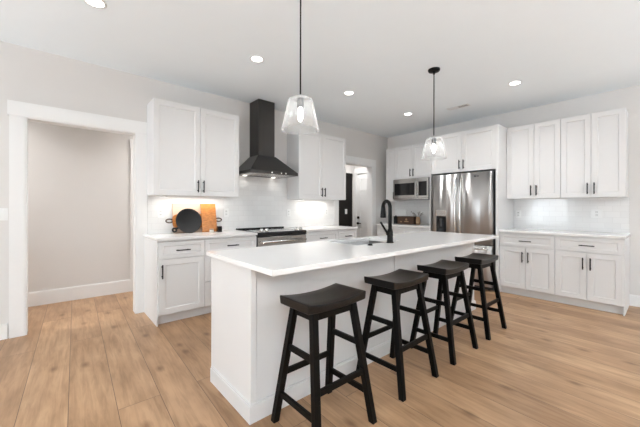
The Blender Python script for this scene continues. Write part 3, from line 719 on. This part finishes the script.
# ------------------------------------------------------------ recessed lights, vent
def can(x, y, label, e=19):
    t = thing('recessed_light', label, 'ceiling light', (x, y, ZC), 0, 'round recessed ceiling lights')
    bm = bmesh.new(); lathe(bm, [(0.075, 0), (0.075, -0.004), (0.062, -0.006), (0.056, -0.003), (0.056, 0)], 32, close=True); obj('trim_ring', bm, PLASTIC, t)
    bm = bmesh.new(); lathe(bm, [(0, -0.003), (0.056, -0.003), (0.056, -0.001), (0, -0.001)], 32); obj('lens', bm, LAMP, t)
    l = bpy.data.lights.new('can_light', 'SPOT'); l.energy = e; l.spot_size = math.radians(145); l.spot_blend = 0.8; l.shadow_soft_size = 0.055; l.color = (1, 0.99, 0.98)
    lo = bpy.data.objects.new('can_light', l); C.objects.link(lo); lo.parent = t; lo.location = (0, 0, -0.012)
can(0.229, 2.846, 'round recessed ceiling light at the far left of the ceiling')
can(1.586, 2.823, 'round recessed ceiling light between the near pendant and the hood chimney')
can(2.985, 2.840, 'round recessed ceiling light above the wall cabinet right of the hood')
can(4.376, 2.833, 'round recessed ceiling light nearest the room corner by the microwave')
can(4.284, 1.264, 'round recessed ceiling light in front of the right wall cabinets', 31)
can(-1.0, 4.68, 'added unseen ceiling light brightening the hall, left of the wide opening', 105)  # out-of-view fixture added to brighten the hall
can(1.55, 4.68, 'added unseen ceiling light brightening the hall, right of the wide opening', 78)  # second unseen lamp, added to even out the hall light
can(4.75, 4.62, 'added unseen ceiling light brightening the space beyond the corner doorway', 75)  # added lamp, hidden from the camera, to light the space past the doorway
t = thing('ceiling_vent', 'small white slotted air vent in the ceiling near the refrigerator', 'vent', (4.646, 2.13, ZC))
bm = bmesh.new(); bx(bm, -0.055, 0.055, -0.16, -0.14, -0.006, 0); bx(bm, -0.055, 0.055, 0.14, 0.16, -0.006, 0); bx(bm, -0.055, -0.035, -0.14, 0.14, -0.006, 0); bx(bm, 0.035, 0.055, -0.14, 0.14, -0.006, 0); obj('frame', bm, VENTM, t)
box('backing', RUBBER, t, -0.035, 0.035, -0.14, 0.0, -0.002, 0)
box('damper', VENTM, t, -0.035, 0.035, 0.0, 0.14, -0.003, 0)
for i in range(2):
    y = -0.013 + i * 0.022; box('louver', VENTM, t, y, y + 0.004, -0.14, 0.14, -0.005, -0.002)

# ------------------------------------------------------------ under-cabinet lights
def strip(x0, x1, label, e):
    t = thing('under_cabinet_light', label, 'light strip', ((x0 + x1) / 2, 3.93, 1.371), 0, 'light strips under the wall cabinets')
    h = (x1 - x0) / 2
    bm = bmesh.new(); bx(bm, -h, h, -0.02, 0.02, -0.008, 0); bx(bm, -h, h, -0.026, -0.02, -0.022, 0); obj('housing', bm, PLASTIC, t); box('diffuser', STRIPE, t, -h + 0.01, h - 0.01, -0.015, 0.015, -0.011, -0.008)
    l = bpy.data.lights.new('strip_glow', 'AREA'); l.shape = 'RECTANGLE'; l.size = 2 * h; l.size_y = 0.03; l.energy = e; l.color = (1, 0.96, 0.90)
    lo = bpy.data.objects.new('strip_glow', l); C.objects.link(lo); lo.parent = t; lo.location = (0, 0, -0.0145)
strip(1.0, 1.70, 'white light strip under the wall cabinet left of the hood', 1.4)
strip(3.05, 3.70, 'white light strip under the wall cabinet right of the hood', 1.1)

# ------------------------------------------------------------ outlets and switches
def plate(name, label, cat, loc, rz, wdt, group, kind):
    t = thing(name, label, cat, loc, rz, group)
    box('cover_plate', PLASTIC, t, -wdt / 2, wdt / 2, -0.006, 0, -0.058, 0.058, 0.002)
    if kind == 'outlet':
        for z in (-0.02, 0.02):
            bm = bmesh.new(); bx(bm, -0.015, 0.015, -0.0075, -0.006, z - 0.014, z + 0.014); o = obj('socket', bm, VENTM, t)
            bm = bmesh.new()
            for x in (-0.006, 0.006): bx(bm, x - 0.0015, x + 0.0015, -0.0082, -0.0075, z - 0.003, z + 0.007)
            obj('slot', bm, RUBBER, o)
    else:
        n = 2 if wdt > 0.1 else 1
        for i in range(n):
            c = (i - (n - 1) / 2) * 0.046; box('rocker', PLASTIC, t, c - 0.016, c + 0.016, -0.010, -0.006, -0.033, 0.033, 0.002)
    return t
yt = YW - 0.009
go = 'white outlets on the tile'
plate('wall_outlet', 'white outlet on the tile left of the cutting board', 'outlet', (0.975, yt, 1.165), 0, 0.072, go, 'outlet')
plate('wall_outlet', 'white outlet on the tile right of the cutting board', 'outlet', (1.81, yt, 1.16), 0, 0.072, go, 'outlet')
plate('wall_outlet', 'white outlet on the tile just right of the range', 'outlet', (2.87, yt, 1.15), 0, 0.072, go, 'outlet')
plate('wall_outlet', 'white outlet on the tile beside the corner doorway', 'outlet', (3.70, yt, 1.16), 0, 0.072, go, 'outlet')
plate('wall_outlet', 'white outlet on the right tile close to the refrigerator panel', 'outlet', (XW - 0.009, 1.575, 1.14), R90, 0.072, go, 'outlet')
plate('wall_outlet', 'white outlet on the right tile under the far right wall cabinet', 'outlet', (XW - 0.009, 0.655, 1.16), R90, 0.115, go, 'outlet')
plate('light_switch', 'white switch plate on the wall left of the wide opening', 'switch', (-0.385, YW, 1.165), 0, 0.118, None, 'switch')
plate('light_switch', 'white switch plate on the near-black wall past the doorway', 'switch', (5.22, YM - 0.012, 1.150), 0, 0.072, None, 'switch')

# ------------------------------------------------------------ things on the range-wall counter
ZT_ = 0.914
def lean(o, loc, tilt): o.location = loc; o.rotation_euler = (-tilt, 0, 0)
# big pale board leaning on the tile
t = thing('cutting_board', 'large pale rectangular wooden board leaning on the tile left of the range', 'cutting board', (0, 0, 0))
lean(t, (1.362, 3.985, ZT_ + 0.0045), math.radians(11))
box('board', PALEWOOD, t, -0.262, 0.262, 0, 0.022, 0.0, 0.375, 0.006)
# amber tray with loop handles
t = thing('serving_tray', 'glossy amber wooden tray with loop handles behind the black skillet', 'tray', (0, 0, 0))
lean(t, (1.362, 3.955, ZT_ + 0.005), math.radians(11.5))
bm = bmesh.new(); pl = []
hw, hh, rr = 0.275, 0.085, 0.06
for cx, cz, a0 in ((hw - rr, hh - rr, 0), (-hw + rr, hh - rr, 90), (-hw + rr, -hh + rr, 180), (hw - rr, -hh + rr, 270)):
    for i in range(7):
        a = math.radians(a0 + 15 * i); pl.append((cx + rr * math.cos(a), 0.15 + cz + rr * math.sin(a)))
prism(bm, pl, 'y', 0, 0.018); obj('tray_base', bm, AMBER, t, 0.004)
for s in (-1, 1):
    bm = bmesh.new(); pts = []
    for i in range(17):
        a = PI * 2 * i / 16; pts.append((s * (hw + 0.032 + 0.040 * math.cos(a)), 0.008, 0.155 + 0.022 * math.sin(a)))
    tube(bm, pts, 0.008, 8, cap=False); obj('handle', bm, BROWN, t)
t = thing('cutting_board', 'glossy amber wooden board standing right of the black skillet', 'cutting board', (0, 0, 0))
lean(t, (1.530, 3.932, ZT_ + 0.0045), math.radians(11.5))
box('board', AMBER, t, -0.098, 0.098, 0, 0.018, 0.0, 0.372, 0.005)
# griddle
t = thing('skillet', 'round black cast iron skillet leaning upright against the amber tray', 'skillet', (0, 0, 0))
lean(t, (1.262, 3.885, ZT_ + 0.004), math.radians(13))
bm = bmesh.new()
pr = [(0, 0.0), (0.125, 0.0), (0.152, 0.028), (0.156, 0.028), (0.130, -0.006), (0, -0.006)]
lathe(bm, pr, 40)
for v in bm.verts: x, y, z = v.co; v.co = (x, 0.03 - z, y + 0.156)
obj('pan', bm, IRON, t)
bm = bmesh.new()
ca = math.radians(212); dx, dz = math.cos(ca), math.sin(ca)
tube(bm, [(dx * 0.145, 0.01, 0.156 + dz * 0.145), (dx * 0.185, 0.008, 0.156 + dz * 0.185)], 0.013, 10)
pts = []
for i in range(13):
    a = 2 * PI * i / 12; pts.append((dx * 0.205 + 0.021 * math.cos(a), 0.008, 0.156 + dz * 0.205 + 0.021 * math.sin(a)))
tube(bm, pts, 0.011, 8, cap=False); obj('handle', bm, IRON, t)
# small jars
t = thing('spice_jar', 'small square dark jar at the right end of the amber tray', 'jar', (1.615, 3.845, ZT_))
box('body', BGLASS, t, -0.029, 0.029, -0.029, 0.029, 0, 0.062, 0.006); box('lid', BLACK, t, -0.026, 0.026, -0.026, 0.026, 0.062, 0.078, 0.004)
t = thing('spice_jar', 'small pale jar between the skillet and the dark square jar', 'jar', (1.515, 3.845, ZT_))
bm = bmesh.new(); lathe(bm, [(0, 0), (0.025, 0), (0.026, 0.005), (0.026, 0.03), (0.022, 0.036), (0, 0.036)], 20); obj('body', bm, JARG, t)
bm = bmesh.new(); lathe(bm, [(0.0, 0.036), (0.023, 0.036), (0.023, 0.05), (0, 0.05)], 20); obj('lid', bm, TANW, t)

# ------------------------------------------------------------ things on the counter under the microwave (local x -> world -y)
t = thing('wooden_crate', 'dark brown wooden crate on the counter under the microwave', 'crate', (5.20, 3.60, ZT_), R90)
bm = bmesh.new()
bx(bm, 0, 0.36, 0, 0.012, 0, 0.155); bx(bm, 0, 0.36, 0.138, 0.15, 0, 0.155); bx(bm, 0, 0.012, 0.012, 0.138, 0, 0.155); bx(bm, 0.348, 0.36, 0.012, 0.138, 0, 0.155); bx(bm, 0.012, 0.348, 0.012, 0.138, 0, 0.012)
obj('box', bm, BROWN, t, 0.002)
bm = bmesh.new(); bx(bm, 0.0, 0.36, -0.006, 0, 0.0, 0.03); bx(bm, 0.0, 0.36, -0.006, 0, 0.125, 0.155); bx(bm, 0, 0.025, -0.006, 0, 0.03, 0.125); bx(bm, 0.335, 0.36, -0.006, 0, 0.03, 0.125); obj('slat_frame', bm, BROWN, t, 0.001)
bm = bmesh.new(); tube(bm, [(0.20, -0.0005, 0.095), (0.20, -0.003, 0.095)], 0.022, 16); bx(bm, 0.155, 0.25, -0.003, -0.0005, 0.045, 0.065); bx(bm, 0.06, 0.10, -0.003, -0.0005, 0.04, 0.06); o = obj('emblem', bm, TANW, t); o['label'] = 'faded pale emblem'
t = thing('canister', 'black cylindrical canister on the counter at the crate\'s left end', 'canister', (5.22, 3.655, ZT_))
bm = bmesh.new(); lathe(bm, [(0, 0), (0.042, 0), (0.044, 0.005), (0.044, 0.125), (0.04, 0.13), (0, 0.13)], 24); obj('body', bm, BLACK, t)
bm = bmesh.new(); lathe(bm, [(0, 0.13), (0.045, 0.13), (0.045, 0.15), (0.012, 0.155), (0.012, 0.168), (0, 0.17)], 24); obj('lid', bm, BLACK, t)
t = thing('vase', 'small tan vase at the right end of the wooden crate', 'vase', (5.25, 3.175, ZT_))
bm = bmesh.new(); lathe(bm, [(0, 0), (0.034, 0), (0.042, 0.02), (0.042, 0.10), (0.03, 0.135), (0.033, 0.15), (0.029, 0.15), (0.027, 0.135), (0.038, 0.10), (0.038, 0.01), (0, 0.008)], 24); obj('body', bm, TANW, t)
t = thing('dried_twigs', 'thin dried twigs standing in the tan vase under the microwave', 'twigs', (5.25, 3.175, ZT_ + 0.012))
for i in range(9):
    a = random.uniform(0, 2 * PI); sp = random.uniform(0.05, 0.16); h = random.uniform(0.16, 0.24)
    dx, dy = math.cos(a) * sp * 0.6, math.sin(a) * sp * 1.3
    bm = bmesh.new(); tube(bm, [(0, 0, 0), (dx * 0.15, dy * 0.15, h * 0.5), (dx * 0.55, dy * 0.55, h * 0.8), (dx, dy, h)], 0.002, 6); tw = obj('twig', bm, TWIG, t)
    bm = bmesh.new()
    for q in range(4):
        c = Vector((dx, dy, h)) * (1 - 0.07 * q); c += Vector((random.uniform(-0.012, 0.012), random.uniform(-0.014, 0.014), 0.004))
        bmesh.ops.create_icosphere(bm, subdivisions=1, radius=random.uniform(0.006, 0.011), matrix=Matrix.Translation(c) @ Matrix.Diagonal((1, 1.2, 0.6, 1)))
    obj('leaf_bud', bm, LEAF, tw)
t = thing('recipe_board', 'white board leaning on the tile above the wooden crate', 'board', (0, 0, 0))
t.location = (5.435, 3.70, ZT_); t.rotation_euler = (math.radians(-9), 0, R90)
bm = bmesh.new(); prism(bm, [(-0.12, 0), (0.17, 0), (0.11, 0.285), (-0.12, 0.30)], 'y', 0, 0.012); obj('board', bm, PLASTIC, t, 0.002)
